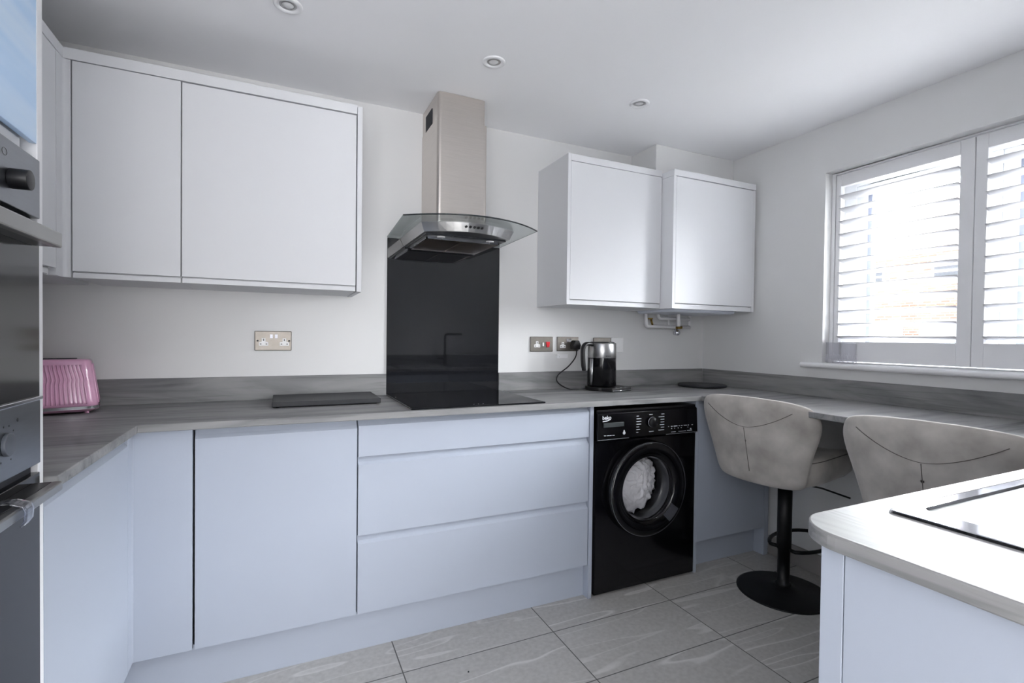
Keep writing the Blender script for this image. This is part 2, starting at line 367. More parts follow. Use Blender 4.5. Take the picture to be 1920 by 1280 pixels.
# window 1 (behind the shutters)
w1 = root('window_1', (2.62, 1.03, WZ0), None, None, kind='structure')
g = G(); X0, X1 = 2.585, 2.65
frame(g, X0, X1, WY0, WY1, WZ0, WZ1, .055, .055, .07, .06)
for y in (1.02,): g.box(X0, X1, y-.035, y+.035, WZ0+.07, WZ1-.06)
mk('window_frame', g, upvc_m, w1, bevel=.003)
for a, b in ((1.055, 1.537), (.52, .985)):
    g = G(); z0, z1 = WZ0+.07, WZ1-.06
    frame(g, 2.59, 2.64, a+.0005, b-.0005, z0+.0005, z1-.0005, .05, .05, .045, .045)
    s_ = mk('window_sash', g, upvc_m, w1, bevel=.003)
    g = G(); ya, yb, za, zb = a+.05, b-.05, z0+.045, z1-.045
    frame(g, 2.596, 2.634, ya, yb, za, zb, .012, .018, .008, .008)
    mk('gasket', g, gask_m, s_)
    mk('window_pane', G().box(2.612, 2.616, ya+.012, yb-.018, za+.008, zb-.008), pane_m, s_)
prof = [(XR+.16, 1.03)]+[(2.405+.013*math.cos(math.radians(a)), 1.043+.013*math.sin(math.radians(a))) for a in range(270, 89, -20)]+[(XR+.16, 1.056)]
struct('trim_2', G().prism(prof, 'y', WY0-.05, 1.684, smooth=False), trimw_m, bevel=.002)   # window sill
# unseen garden doors, added to frame the rear fill light
w2 = root('added_window_2', (.2, YR-.05, 0), None, None, kind='structure')
g = G().box(-.9, -.84, YR-.1, YR-.02, 0, 2.2).box(1.24, 1.3, YR-.1, YR-.02, 0, 2.2).box(-.9, 1.3, YR-.1, YR-.02, 2.14, 2.2).box(-.9, 1.3, YR-.1, YR-.02, 0, .06).box(.17, .23, YR-.1, YR-.02, 0, 2.2)
mk('added_door_frame', g, upvc_m, w2)

w3 = root('added_window_3', (XL-.06, -1.35, .9), None, None, kind='structure')  # unseen window, added to frame the side fill light
mk('window_frame', frame(G(), XL-.09, XL-.03, -2.149, -.551, .901, 2.099, .05, .05, .05, .05), upvc_m, w3)
# ---------------------------------------------------------------- cabinets: doors with a scooped pull
YB = 1.853; ZT = .886; ZU = .862
def scoop_front(g, ax, front, a0, a1, z0, z1, t=.02, top=True, d=.0185, h=.030, sgn=-1):
    """slab whose face looks along sgn*depth axis; the top edge is a scooped finger pull"""
    f, b = front, front-sgn*t
    if top:
        pts = [(b, z0), (f, z0), (f, z1-h)]+[(f-sgn*d*.55, z1-h*.62), (f-sgn*d*.9, z1-h*.25), (f-sgn*d, z1-.001), (f-sgn*(d+.001), z1), (b, z1)]
    else: pts = [(b, z0), (f, z0), (f, z1), (b, z1)]
    return g.prism(pts, ax, a0, a1)
# single-door base cabinet left of the drawers
c = root('base_cabinet', (0, 2.1, 0), 'pale blue-grey base cabinet with one plain handleless door, between corner cabinet and drawers', 'cabinet', 'pale blue-grey base units')
mk('carcass', G().box(-.252, .246, YB+.022, 2.34, .15, ZU-.002), gap_m, c)
mk('cabinet_door', scoop_front(G(), 'x', YB, -.249, .2475, .152, ZU-.004), base_m, c, bevel=.0012)
# drawer unit
c = root('drawer_unit', (.745, 2.1, 0), 'wide pale blue-grey drawer unit with three handleless drawers under the hob', 'drawer unit', 'pale blue-grey base units')
mk('carcass', G().box(.2515, 1.242, YB+.022, 2.34, .15, ZU-.002), gap_m, c)
for z0, z1 in ((.152, .4335), (.4385, .7200), (.7245, ZU-.004)):
    mk('drawer_front', scoop_front(G(), 'x', YB, .2525, 1.2385, z0, z1, h=.026 if z1 < .8 else .022), base_m, c, bevel=.0012)
mk('end_panel', G().box(1.2435, 1.2625, YB-.002, 2.34, 0, ZU-.001), base_m, None, bevel=.001,
   label='tall narrow pale panel between the drawers and left side of the washing machine', cat='panel')
# corner cabinet (left run)
c = root('corner_base_cabinet', (-.69, 1.7, 0), 'pale corner base cabinet with door facing the room and blank post, beside oven tower', 'cabinet', 'pale blue-grey base units')
mk('carcass', G().box(XL+.02, -.433, 1.235, 2.34, .15, ZU-.002), gap_m, c)
mk('corner_post', G().prism([(-.41, YB-.002), (-.2555, YB-.002), (-.2555, YB+.018), (-.43, YB+.018), (-.43, 1.80), (-.41, 1.80)], 'z', .152, ZU-.002), base_m, c, bevel=.0012)
mk('cabinet_door', scoop_front(G(), 'y', -.41, 1.228, 1.797, .152, ZU-.004, sgn=1), base_m, c, bevel=.0012)
# cabinet right of the washer
c = root('base_cabinet', (2.13, 2.1, 0), 'pale base cabinet in the far corner, right of washing machine and behind the first stool', 'cabinet', 'pale blue-grey base units')
mk('carcass', G().box(1.886, 2.37, YB+.022, 2.34, .15, ZU-.002), gap_m, c)
mk('cabinet_door', scoop_front(G(), 'x', YB, 1.888, 2.3695, .152, ZU-.004, top=True), base_m, c, bevel=.0012)
mk('side_panel', G().box(1.868, 1.885, YB-.002, 2.34, 0, ZU-.001), base_m, c, bevel=.001)
mk('side_panel', G().box(2.3715, 2.405, YB, 2.34, 0, ZU-.001), base_m, c, bevel=.001)
# plinths
mk('plinth', G().prism([(-.475, 1.235), (-.457, 1.235), (-.457, 1.89), (1.243, 1.89), (1.243, 1.908), (-.475, 1.908)], 'z', 0, .149), base_m, None, bevel=.001,
   label='long pale kick board at floor level under corner cabinet, door cabinet and drawers', cat='kick board')
mk('plinth', G().box(1.8855, 2.371, 1.915, 1.932, 0, .149), base_m, None, bevel=.001,
   label='short pale kick board at floor level under the far corner cabinet', cat='kick board')

# ---------------------------------------------------------------- worktops
def slab(poly, z0=ZU, z1=ZT): return G().prism(poly, 'z', z0, z1)
XW, XWR = -.39, 1.872
wt = mk('worktop', slab([(XL, 1.232), (XW, 1.232), (XW, 1.82), (XWR, 1.82), (XWR, .5205), (XR, .5205), (XR, YBK-.001), (XL, YBK-.001)]), wtx_m, None, bevel=.0025,
        label='grey wood-effect worktop running in a U along the back wall and under the window', cat='worktop')
mk('upstand', G().box(XL, .443, 2.349, YBK-.001, ZT, .985), wtx_m, None, bevel=.0015, label='grey wood-effect upstand strip on back wall, left of the black splashback', cat='upstand', group='worktop upstands')
mk('upstand', G().box(1.015, 2.417, 2.349, YBK-.001, ZT, .98), wtx_m, None, bevel=.0015, label='grey wood-effect upstand strip on back wall, behind kettle and round board', cat='upstand', group='worktop upstands')
mk('upstand', G().box(2.417, XR-.001, -.11, 2.349, ZT, .98), wty_m, None, bevel=.0015, label='long grey wood-effect upstand strip below the window sill', cat='upstand', group='worktop upstands')
# sink worktop with rounded outer corner; cut out for the bowl
r = .075
poly = [(XR-.015, .519), (.715+r, .519)]+arc((.715+r, .519-r), r, 90, 180, 10)+[(.715, YS+.001), (XR-.015, YS+.001)]
mk('sink_worktop', slab(poly), wty_m, None, bevel=.003, label='grey wood-effect worktop with rounded corner carrying the steel sink in the foreground', cat='worktop')
mk('upstand', G().box(.72, 2.41, YS+.001, YS+.014, ZT, .98), wtx_m, None, bevel=.0015, label='grey upstand strip on the wall behind the sink tap', cat='upstand', group='worktop upstands')
c = root('sink_cabinet', (1.3, .2, 0), 'pale base cabinet under the sink worktop in the right foreground', 'cabinet', 'pale blue-grey base units')
mk('side_panel', G().box(.735, .753, YS+.002, .442, 0, ZU-.001), base_m, c, bevel=.001)
mk('carcass', G().box(.754, 2.40, YS+.002, .448, .15, ZU-.002), gap_m, c)
mk('corner_post', G().prism([(.735, .4435), (.765, .4435), (.765, .4765), (.735, .4765)], 'z', 0, ZU-.001), base_m, c, bevel=.001)
for a, b in ((.767, 1.348), (1.352, 1.82)):
    mk('cabinet_door', scoop_front(G(), 'x', .4705, a, b, .152, ZU-.004, sgn=1), base_m, c, bevel=.0012)
mk('kick_board', G().box(.74, 2.40, .40, .415, 0, .149), base_m, c)

# ---------------------------------------------------------------- wall cabinets, left
YU = 2.057; ZB = 1.339
def wall_cab(name, x0, x1, y, zb, zt, label, door=None, dz=(None, None), open_bottom=False, yb=YBK-.002, t=.018):
    c = root(name, ((x0+x1)/2, 2.2, zb), label, 'wall cabinet', 'white wall cabinets')
    d0, d1 = door
    if open_bottom:
        g = G().box(x0, x0+t, y+.0, yb, zb, zt).box(x1-t, x1, y, yb, zb, zt).box(x0+t, x1-t, y+.022, yb, zt-t, zt).box(x0+t, x1-t, y+.022, y+.04, zb+.02, zt)
    else: g = G().box(x0, x1, y+.0215, yb, zb, zt)
    mk('carcass', g, white_m, c, bevel=.001)
    z0, z1 = dz
    g = G().prism([(y+.02, z0+.004), (y+.012, z0), (y, z0), (y, z1), (y+.02, z1)], 'x', d0, d1)
    mk('cabinet_door', g, white_m, c, bevel=.001)
    mk('handle_rail', G().box(d0, d1, y+.006, y+.0213, zb, z0-.004), white_m, c, bevel=.0008)
    return c
wall_cab('wall_cabinet', -.6165, -.3195, YU, ZB, 2.034, 'narrow white wall cabinet with one plain door, next to the corner on back wall', (-.6145, -.3205), (1.360, 2.033))
wall_cab('wall_cabinet', -.3175, .266, YU, ZB, 2.034, 'wide white wall cabinet with one plain door, left of the cooker hood', (-.3165, .2645), (1.3605, 2.031))
mk('end_panel', G().box(.2685, .287, YU-.002, YBK-.002, ZB-.003, 2.067), white_m, None, bevel=.001, label='white end panel closing the wall cabinets left of cooker hood', cat='panel')
c = root('corner_wall_cabinet', (-.8, 1.7, ZB), 'white wall cabinet on the left wall, between oven tower and the corner', 'wall cabinet', 'white wall cabinets')
mk('carcass', G().box(XL+.002, -.6585, 1.235, YBK-.002, ZB, 2.034), white_m, c)
mk('cabinet_door', G().prism([(-.657, 1.3655), (-.649, 1.3605), (-.637, 1.3605), (-.637, 2.033), (-.657, 2.033)], 'y', 1.24, 2.0), white_m, c, bevel=.001)
mk('handle_rail', G().box(-.658, -.646, 1.24, 1.97, ZB, 1.356), white_m, c)
g = G().prism([(-.637, 2.003), (-.637, YU-.012)]+arc((-.625, YU-.012+.0), .012, 180, 90, 5)[1:]+[(-.6185, YU), (-.6185, YU+.02), (-.657, YU+.02), (-.657, 2.003)], 'z', ZB, 2.034)
mk('corner_post', g, white_m, c)
mk('cornice_strip', G().prism([(-.637, 1.235), (-.637, YU), (.2675, YU), (.2675, YU+.03), (-.667, YU+.03), (-.667, 1.235)], 'z', 2.0365, 2.072), white_m, None, bevel=.001,
   label='white cornice strip along the top of the left wall cabinets', cat='cornice')

# right wall cabinets
c = wall_cab('wall_cabinet', 1.2535, 1.815, YU, 1.325, 2.012, 'white wall cabinet with one plain door, first to the right of cooker hood', (1.2545, 1.8085), (1.3505, 2.0105))
mk('side_panel', G().box(1.2355, 1.2525, YU-.002, YBK-.002, 1.324, 2.045), white_m, c, bevel=.001)
mk('cornice_strip', G().box(1.2525, 1.8085, YU-.002, YBK-.002, 2.0125, 2.045), white_m, c, bevel=.001)
c = wall_cab('boiler_cupboard', 1.812, 2.406, 1.972, 1.321, 2.0, 'white boxed cupboard in far corner with pipes beneath, standing prouder than its neighbour', (1.831, 2.388), (1.3495, 1.9965), open_bottom=True)
mk('cornice_strip', G().box(1.812, 2.4065, 1.97, YBK-.215, 2.0005, 2.032), white_m, c, bevel=.001)
# boiler and its pipework
b = root('boiler', (2.1, 2.18, 1.3), 'pale boiler casing and white pipes showing below the far corner cupboard', 'boiler')
mk('casing', G().prism(rrect(1.86, 2.36, 2.04, 2.33, .04), 'z', 1.308, 1.9), pm('boiler_white', srgb(214, 219, 230), .3), b, bevel=.012, bseg=3)
def pipe(pts, r=.0085): return mk('pipe', G().tube(pts, r), pipe_m, b)
def bend(p0, p1, p2, rad=.022, n=6):
    p0, p1, p2 = map(Vector, (p0, p1, p2)); a = p1+(p0-p1).normalized()*rad; c_ = p1+(p2-p1).normalized()*rad; out = []
    for i in range(n+1):
        t = i/n; out.append(a*(1-t)**2+p1*2*t*(1-t)+c_*t*t)
    return out
Y1 = 2.318
pipe([(1.925, Y1-.012, 1.33)]+bend((1.925, Y1-.012, 1.33), (1.925, Y1-.012, 1.237), (2.25, Y1-.012, 1.237))+[(2.262, Y1-.012, 1.237)], .011)
pipe([(2.0, Y1-.03, 1.33)]+bend((2.0, Y1-.03, 1.33), (2.0, Y1-.03, 1.284), (2.2, Y1-.03, 1.284))+[(2.24, Y1-.03, 1.284)], .010)
pipe([(2.262, Y1-.012, 1.235), (2.262, Y1-.012, 1.33)], .0095)
pipe([(2.105, Y1, 1.236), (2.105, Y1, 1.33)], .008)
pipe([(2.072, 2.20, 1.235), (2.072, 2.20, 1.33)], .011)
mk('brass_fitting', G().cyl((2.072, 2.20, 1.222), .016, .014, 'z', 6).cyl((2.095, 2.20, 1.224), .006, .014, 'z'), brass_m, b)
mk('drain_valve', G().cyl((2.078, 2.225, 1.197), .010, .026, 'z').cyl((2.078, 2.205, 1.2), .014, .03, 'y'), chrome_m, b)
mk('brass_tap', G().cyl((1.952, 2.30, 1.277), .013, .008, 'z', 8, .016).tube([(1.957, 2.30, 1.277), (1.967, 2.298, 1.245)], .006), brass_m, b)
# the small screw in the wall by the hood duct
# ---------------------------------------------------------------- cooker hood
h = root('cooker_hood', (.72, 2.2, 1.58), 'stainless steel chimney cooker hood with a wide clear glass canopy above the hob', 'cooker hood')
def duct(x0, x1, y0, z0, z1, r=.016):
    p = arc((x1-r, y0+r), r, 270, 360, 6)+[(x1, YBK-.002), (x0, YBK-.002)]+arc((x0+r, y0+r), r, 180, 270, 6)
    return G().prism([(a, b_) for a, b_ in p], 'z', z0, z1)
lo = mk('lower_duct', duct(.606, .838, 2.098, 1.640, 2.112), steel_m, h, bevel=.0008)
up = mk('upper_duct', duct(.609, .829, 2.101, 2.112, H-.002), steel_m, h)
mk('vent_slot', G().box(.6065, .6095, 2.195, 2.30, 2.10, 2.185), copper_m, up)
# body under the glass
bx0, bx1, n = .503, .912, 14
def bodyline(off=0, inset=0):
    return [(bx0+inset+(bx1-bx0-2*inset)*i/n, 1.965+off-.075*math.sin(PI*(i/n))**.9) for i in range(n+1)]
top = bodyline(); bot = bodyline(.012, .016)
vs = []; k = n+1
P = [(x, y, 1.621) for x, y in top]+[(bx1, YBK-.0095, 1.621), (bx0, YBK-.0095, 1.621)]
Q = [(x, y, 1.584) for x, y in bot]+[(bx1-.016, YBK-.0095, 1.584), (bx0+.016, YBK-.0095, 1.584)]
g = G(); N_ = len(P)
g.add(P+Q, [tuple(range(N_)), tuple(range(N_, 2*N_))[::-1]]+[(i, (i+1) % N_, N_+(i+1) % N_, N_+i) for i in range(N_)])
bd = mk('canopy_body', g, steelh_m, h, bevel=.0015)
mk('collar', G().prism([(.596, 2.09), (.848, 2.09), (.848, YBK-.002), (.596, YBK-.002)], 'z', 1.6275, 1.64), steel_m, h, bevel=.002)
un = mk('underside_panel', G().box(.53, .885, 1.99, 2.345, 1.578, 1.5842), darkst_m, bd)
for x0, x1 in ((.55, .708), (.712, .868)):
    mk('grease_filter', G().prism(rrect(x0, x1, 2.045, 2.33, .006, 3), 'z', 1.5735, 1.5782), filter_m, un, bevel=.001)
mk('filter_rim', G().box(.545, .873, 2.038, 2.043, 1.571, 1.578).box(.545, .873, 2.333, 2.338, 1.571, 1.578).box(.545, .549, 2.038, 2.338, 1.571, 1.578).box(.869, .873, 2.038, 2.338, 1.571, 1.578), chrome_m, un)
for x in (.60, .82): mk('hood_lamp', G().cyl((x, 2.013, 1.575), .017, .004), lamp_m, un)
for i in range(5):
    x = .668+i*.017; f_ = (x-bx0)/(bx1-bx0); yv = 1.965-.075*math.sin(PI*f_)**.9+.004
    mk('push_button', G().cyl((x, yv-.008, 1.603), .0048, .008, 'y', 14), black_pl, bd)
# glass: flat sheet with an arched front edge
pts = []
ga, gb = (.418, 1.905), (1.004, 1.925)
for i in range(31):
    t = i/30; pts.append((ga[0]+(gb[0]-ga[0])*t, ga[1]+(gb[1]-ga[1])*t-.128*(1-(2*t-1)**2)))
poly = pts+[(1.018, YBK-.006), (.443, YBK-.006)]
gl = mk('glass_canopy', G().prism(poly, 'z', 1.6215, 1.627), hoodgl_m, h)
mk('glass_edge', G().tube([(x, y, 1.6243) for x, y in pts], .0029, 6), hoodedge_m, gl)
mk('glass_side_edge', G().tube([(pts[-1][0], pts[-1][1], 1.6243), (1.018, YBK-.008, 1.6243)], .0014, 6), pm('pale_glass_edge', srgb(150, 158, 158), .2), gl)
mk('glass_side_edge', G().tube([(pts[0][0], pts[0][1], 1.6243), (.443, YBK-.008, 1.6243)], .0014, 6), MATS['pale_glass_edge'], gl)
# splashback and hob
mk('splashback', G().box(.4445, 1.0135, YBK-.008, YBK-.001, ZT+.0005, 1.6205), splash_m, None, bevel=.001, label='tall black glass splashback panel on the wall between hob and cooker hood', cat='splashback')
hb = mk('hob', G().box(.441, 1.012, 1.842, 2.34, ZT+.0003, ZT+.0065), hob_m, None, bevel=.0015, label='black glass hob set on the worktop in front of the splashback', cat='hob')
for x, y in ((.70, 1.872), (.72, 1.872), (.74, 1.872), (.455, 2.2)): mk('touch_mark', G().box(x, x+.003, y, y+.003, ZT+.0065, ZT+.0068), mark_m, hb)

# ---------------------------------------------------------------- oven tower
XT = -.41; TY0, TY1 = .60, 1.228
t = root('oven_tower', (-.69, .92, 0), 'tall white housing at the left edge with pale blue upper door, holding the ovens', 'tall cabinet')
mk('side_panel', G().box(XL+.002, XT, 1.2045, 1.2265, 0, 2.215), trimw_m, t, bevel=.001)
mk('side_panel', G().box(XL+.002, XT, TY0-.02, TY0-.002, 0, 2.215), trimw_m, t, bevel=.001)
mk('carcass', G().box(XL+.002, XT-.024, TY0, 1.203, 1.482, 2.2).box(XL+.002, XT-.024, TY0, 1.203, 0, .40).box(XL+.002, XL+.02, TY0, 1.203, .4, 1.482), white_m, t)
blue_m = blue_door_mat()
mk('upper_door', G().prism([(XT-.02, 1.515), (XT-.010, 1.507), (XT, 1.507), (XT, 2.2), (XT-.02, 2.2)], 'y', TY0+.002, 1.2025), blue_m, t, bevel=.001, label='pale sky blue upper door')
mk('handle_rail', G().box(XT-.022, XT-.012, TY0+.002, 1.170, 1.479, 1.503), white_m, t)
mk('lower_door', G().box(XT-.02, XT, TY0+.002, 1.2025, .15, .395), base_m, t, bevel=.001)
ov = root('double_oven', (-.66, .9, .4), 'built-in stainless and black glass double oven in the tower at left edge', 'oven')
OX = XT+.003
mk('oven_body', G().box(XL+.05, OX-.02, TY0+.004, 1.2, .402, 1.477), black_pl, ov)
up_ = mk('control_panel', G().box(OX-.02, OX+.001, TY0+.004, 1.2035, 1.370, 1.4765), ovenst_m, ov, bevel=.0015)
kn = mk('knob', G().cyl((OX+.001, 1.093, 1.414), .0165, .026, 'x', 28), black_pl, up_, bevel=.001)
mk('knob', G().cyl((OX+.001, .71, 1.414), .0165, .026, 'x', 28), black_pl, up_, bevel=.001)
mk('control_marks', G().tube([(OX+.0012, 1.074+.008*math.cos(a/6*PI), 1.452+.006*math.sin(a/6*PI)) for a in range(12)], .0004, 4, True), pm('grey_print', srgb(95, 97, 100), .5), up_)
mk('vent_gap', G().box(OX-.02, OX-.012, TY0+.004, 1.2, 1.352, 1.370), copper_m, ov)
mk('oven_door', G().box(OX-.02, OX, TY0+.004, 1.2035, 1.041, 1.352), black_gl, ov, bevel=.0015)
def oven_handle(z, hh, ye):
    g = G().prism([(OX+.0, z-hh/2+.001), (OX+.004, z-hh/2), (OX+.040, z-hh/2), (OX+.043, z-hh/2+.003), (OX+.043, z+hh/2-.004), (OX+.038, z+hh/2), (OX+.03, z+hh/2)], 'y', TY0+.03, ye)
    return mk('oven_handle', g, handle_m, ov, bevel=.0008)
g = G().box(OX+.026, OX+.042, TY0+.03, 1.176, 1.316, 1.343)
mk('oven_handle', g, handle_m, ov, bevel=.003)
mk('handle_mount', G().box(OX, OX+.03, TY0+.03, 1.176, 1.317, 1.327).box(OX, OX+.03, 1.12, 1.15, 1.32, 1.343), darkst_m, ov, bevel=.001)
mk('trim_rail', G().box(OX-.002, OX+.005, TY0+.004, 1.2035, 1.038, 1.0445), chrome_m, ov, bevel=.001)
lp = mk('control_panel', G().box(OX-.02, OX+.001, TY0+.004, 1.2035, .920, 1.037), ovenst_m, ov, bevel=.0015)
mk('knob', G().cyl((OX+.001, 1.076, .978), .019, .006, 'x', 28), pm('knob_grey', srgb(78, 82, 90), .35), lp, bevel=.001)
g = G()
for a in range(-60, 241, 33): g.cyl((OX+.001, 1.076+.031*math.cos(math.radians(a)), .978+.031*math.sin(math.radians(a))), .0016, .0004, 'x', 8)
g.cyl((OX+.001, 1.115, 1.013), .0032, .0005, 'x', 12)
mk('control_marks', g, pm('dark_print', srgb(50, 52, 56), .5), lp)
mk('vent_gap', G().box(OX-.02, OX-.012, TY0+.004, 1.2, .903, .920), copper_m, ov)
mk('oven_door', G().box(OX-.02, OX, TY0+.004, 1.2035, .402, .903), black_gl, ov, bevel=.0015)
mk('oven_handle', G().box(OX+.026, OX+.042, TY0+.03, 1.176, .872, .889), handle_m, ov, bevel=.003)
mk('handle_mount', G().box(OX, OX+.027, TY0+.03, 1.174, .881, .889), black_pl, ov, bevel=.001)
# clear strap of a child lock hooked over the lower oven handle
g = G().grid([[(OX+x, y, z) for x, z in ((.0, .892), (.014, .900), (.030, .899), (.046, .893), (.050, .884), (.049, .868), (.044, .860))] for y in (1.008, 1.014, 1.022, 1.030, 1.036)], True)
o = mk('child_lock', g, mix_glass('clear_plastic', (.72, .74, .80, 1), 2.0, .05), None, label='clear plastic child safety catch hooked over the lower oven handle', cat='safety catch')
s_ = o.modifiers.new('solid', 'SOLIDIFY'); s_.thickness = .003

# ---------------------------------------------------------------- washing machine
WX0, WX1, WF = 1.272, 1.858, 1.846
wm = root('washing_machine', (1.565, 2.1, 0), 'glossy black front-loading washing machine under the worktop with laundry inside', 'washing machine')
cx, cz_ = 1.549, .468
# front face with a round hole
g = G(); n = 48; R0 = .175
ring = [(cx+R0*math.cos(2*PI*i/n), cz_+R0*math.sin(2*PI*i/n)) for i in range(n)]
def edge_pt(a):
    dx, dz = math.cos(a), math.sin(a); t_ = 9
    if dx > 1e-6: t_ = min(t_, (WX1-cx)/dx)
    if dx < -1e-6: t_ = min(t_, (WX0-cx)/dx)
    if dz > 1e-6: t_ = min(t_, (.700-cz_)/dz)
    if dz < -1e-6: t_ = min(t_, (.012-cz_)/dz)
    return (cx+t_*dx, cz_+t_*dz)
angs = sorted(set([2*PI*i/n for i in range(n)]+[math.atan2(z-cz_, x-cx) % (2*PI) for x in (WX0, WX1) for z in (.012, .700)]))
inner = [(cx+R0*math.cos(a), WF, cz_+R0*math.sin(a)) for a in angs]; outer = [(edge_pt(a)[0], WF, edge_pt(a)[1]) for a in angs]
inner2 = [(x, WF+.12, z) for x, y, z in inner]
g.grid([inner2, inner, outer], False, True)
mk('cabinet_front', g, black_gl, wm)
mk('cabinet_body', G().box(WX0, WX0+.006, WF+.002, 2.33, .012, .842).box(WX1-.006, WX1, WF+.002, 2.33, .012, .842).box(WX0, WX1, WF+.002, 2.33, .826, .842).box(WX0, WX1, 2.30, 2.33, .012, .842).box(WX0, WX1, WF+.002, 2.33, .012, .02), black_pl, wm)
for x in (WX0+.04, WX1-.04): mk('foot', G().cyl((x, WF+.05, 0), .018, .0125), black_pl, wm)
cp = mk('control_panel', G().prism([(WF-.004, .703), (WF-.016, .712), (WF-.010, .826), (WF+.002, .834), (WF+.03, .834), (WF+.03, .703)], 'x', WX0, WX1), black_gl, wm, bevel=.002)
for a, b in ((WX0, 1.44), (1.66, WX1)): mk('panel_highlight', G().box(a, b, WF-.0175, WF-.012, .7095, .712), pm('soft_highlight_edge', srgb(120, 122, 126), .3), cp)  # pale strips painted in as the highlight along the panel's lower edge
yp = WF-.0165
mk('drawer_window', G().box(1.300, 1.412, yp-.001, yp+.004, .765, .786), screen_m, cp, bevel=.001)
mk('dial', G().lathe([(0, -.016), (.020, -.016), (.0225, -.012), (.0235, 0)], (1.572, yp, .775), 'y', 32), black_pl, cp)
mk('dial_ring', G().tube([(1.572+.0235*math.cos(2*PI*i/36), yp-.004, .775+.0235*math.sin(2*PI*i/36)) for i in range(36)], .0011, 6, True), chrome_m, cp)
g = G()
def dash(x, z, wd, hh=.0028): g.box(x, x+wd, yp-.0022, yp+.001, z, z+hh)
for i in range(7):
    z = .806-i*.0125; dash(1.482, z, (.012, .026, .026, .025, .014, .020, .010)[i])
    z2 = .808-i*.0125; dash(1.640-(.016, .032, .020, .019, .024, .018, .032)[i]+.004, z2, (.016, .032, .020, .019, .024, .018, .032)[i])
dash(1.556, .809, .018); dash(1.556, .730, .026)
for x, wd in ((1.672, .002), (1.688, .008), (1.704, .022), (1.735, .008), (1.752, .006), (1.768, .018), (1.794, .004), (1.818, .006)): dash(x, .7455, wd, .003)
for x in (1.690, 1.709, 1.731, 1.750, 1.792): dash(x, .7355, .003, .003)
dash(1.690, .719, .026, .0018); dash(1.735, .719, .046, .0018); dash(1.79, .720, .03, .0018)
g.cyl((1.812, yp-.0022, .728), .0035, .003, 'y', 10)
for i, wd in enumerate((.010, .012, .010, .011)): dash(1.303+i*.015, .728-i*.0003, wd, .002)
mk('programme_marks', g, mark_m, cp)
g = G().add([(1.412+.008*math.sin(a)*(1 if math.cos(a) < .3 else .6), yp-.0014, .7365+(.009*math.cos(a) if math.cos(a) < 0 else .013*math.cos(a))) for a in [2*PI*i/20 for i in range(20)]], [tuple(range(20))])
mk('drop_symbol', g, mark_m, cp)
def text(name, body, size, loc, rot, mat, parent, bold=0.0):
    cu = bpy.data.curves.new(name, 'FONT'); cu.body = body; cu.size = size; cu.extrude = .0003; cu.offset = bold
    t_ = bpy.data.objects.new(name, cu); col.objects.link(t_); bpy.context.view_layer.update()
    me = bpy.data.meshes.new_from_object(t_.evaluated_get(bpy.context.evaluated_depsgraph_get())); bpy.data.objects.remove(t_)
    me.materials.clear(); me.materials.append(mat); o = bpy.data.objects.new(name, me); col.objects.link(o)
    o.parent = parent; o.location = Vector(loc)-WO[parent.name]; o.rotation_euler = rot; WO[o.name] = Vector(loc); return o
text('brand_logo', 'beko', .024, (1.292, yp-.0012, .8015), (PI/2, 0, 0), mark_m, cp, .0006)
mk('logo_underline', G().add([(1.293, yp-.0014, .795), (1.318, yp-.0014, .797), (1.338, yp-.0014, .803), (1.338, yp-.0014, .800), (1.318, yp-.0014, .793), (1.294, yp-.0014, .791)], [tuple(range(6))]), mark_m, cp)
# door: wide black ring, steel inner bezel, bowl glass
dr = mk('door_ring', G().lathe([(.222, 0), (.222, -.012), (.214, -.028), (.205, -.032), (.175, -.026), (.150, -.018), (.148, -.010), (.148, .01), (.222, .01)], (cx, WF-.011, cz_), 'y', 72), black_gl, wm)
mk('outer_rim_line', G().tube([(cx+.2165*math.cos(2*PI*i/72), WF-.036, cz_+.2165*math.sin(2*PI*i/72)) for i in range(72)], .0012, 6, True), pm('rim_grey', srgb(86, 88, 92), .3), dr)
mk('door_glass', G().lathe([(.148, .0), (.143, .02), (.134, .042), (.120, .050), (.06, .054), (0, .055)], (cx, WF-.016, cz_), 'y', 56), doorgl_m, dr)
mk('drum', G().lathe([(.176, .0), (.172, .02), (.165, .10), (.235, .13), (.235, .40), (0, .41)], (cx, WF+.005, cz_), 'y', 56), drum_m, wm)
# handle recess, lower right of the ring
a0 = math.radians(-44)
g = G(); pts_o = [(cx+.200*math.cos(a0+d), WF-.0438, cz_+.200*math.sin(a0+d)) for d in (-.19, -.1, 0, .1, .19)]; pts_i = [(cx+.158*math.cos(a0+d), WF-.034, cz_+.158*math.sin(a0+d)) for d in (-.22, -.11, 0, .11, .22)]
g.grid([pts_i, pts_o], False)
o = mk('door_handle', g, pm('charcoal_plastic', srgb(62, 63, 68), .35), dr); m_ = o.modifiers.new('solid', 'SOLIDIFY'); m_.thickness = .003
# laundry
g = G(); nu, nv = 160, 110; rows = []
for j in range(nv+1):
    th = PI*j/nv; row = []
    for i in range(nu):
        ph = 2*PI*i/nu
        d = Vector((math.sin(th)*math.cos(ph), -math.cos(th), math.sin(th)*math.sin(ph)))
        q = d*2.1+Vector((3.1, 1.7, .4)); q.x += .6*noise.noise(d*1.7)
        n1_ = noise.noise(Vector((q.x*1.6+q.z*1.2, q.y, q.z*.7-q.x*.5))); n2_ = noise.noise(q*2.3+Vector((5, 5, 5)))
        rr = 1+.10*(1-min(1,abs(n1_)*5))+.10*n2_-.07*math.exp(-abs(noise.noise(q*1.9+Vector((2,7,1))))*22)-.05*math.exp(-abs(noise.noise(q*3.1))*18)
        row.append((cx+.004+d.x*.150*rr, WF+.134+d.y*.075*rr, cz_-.008+d.z*.150*rr))
    rows.append(row)
g.grid(rows, True, True)
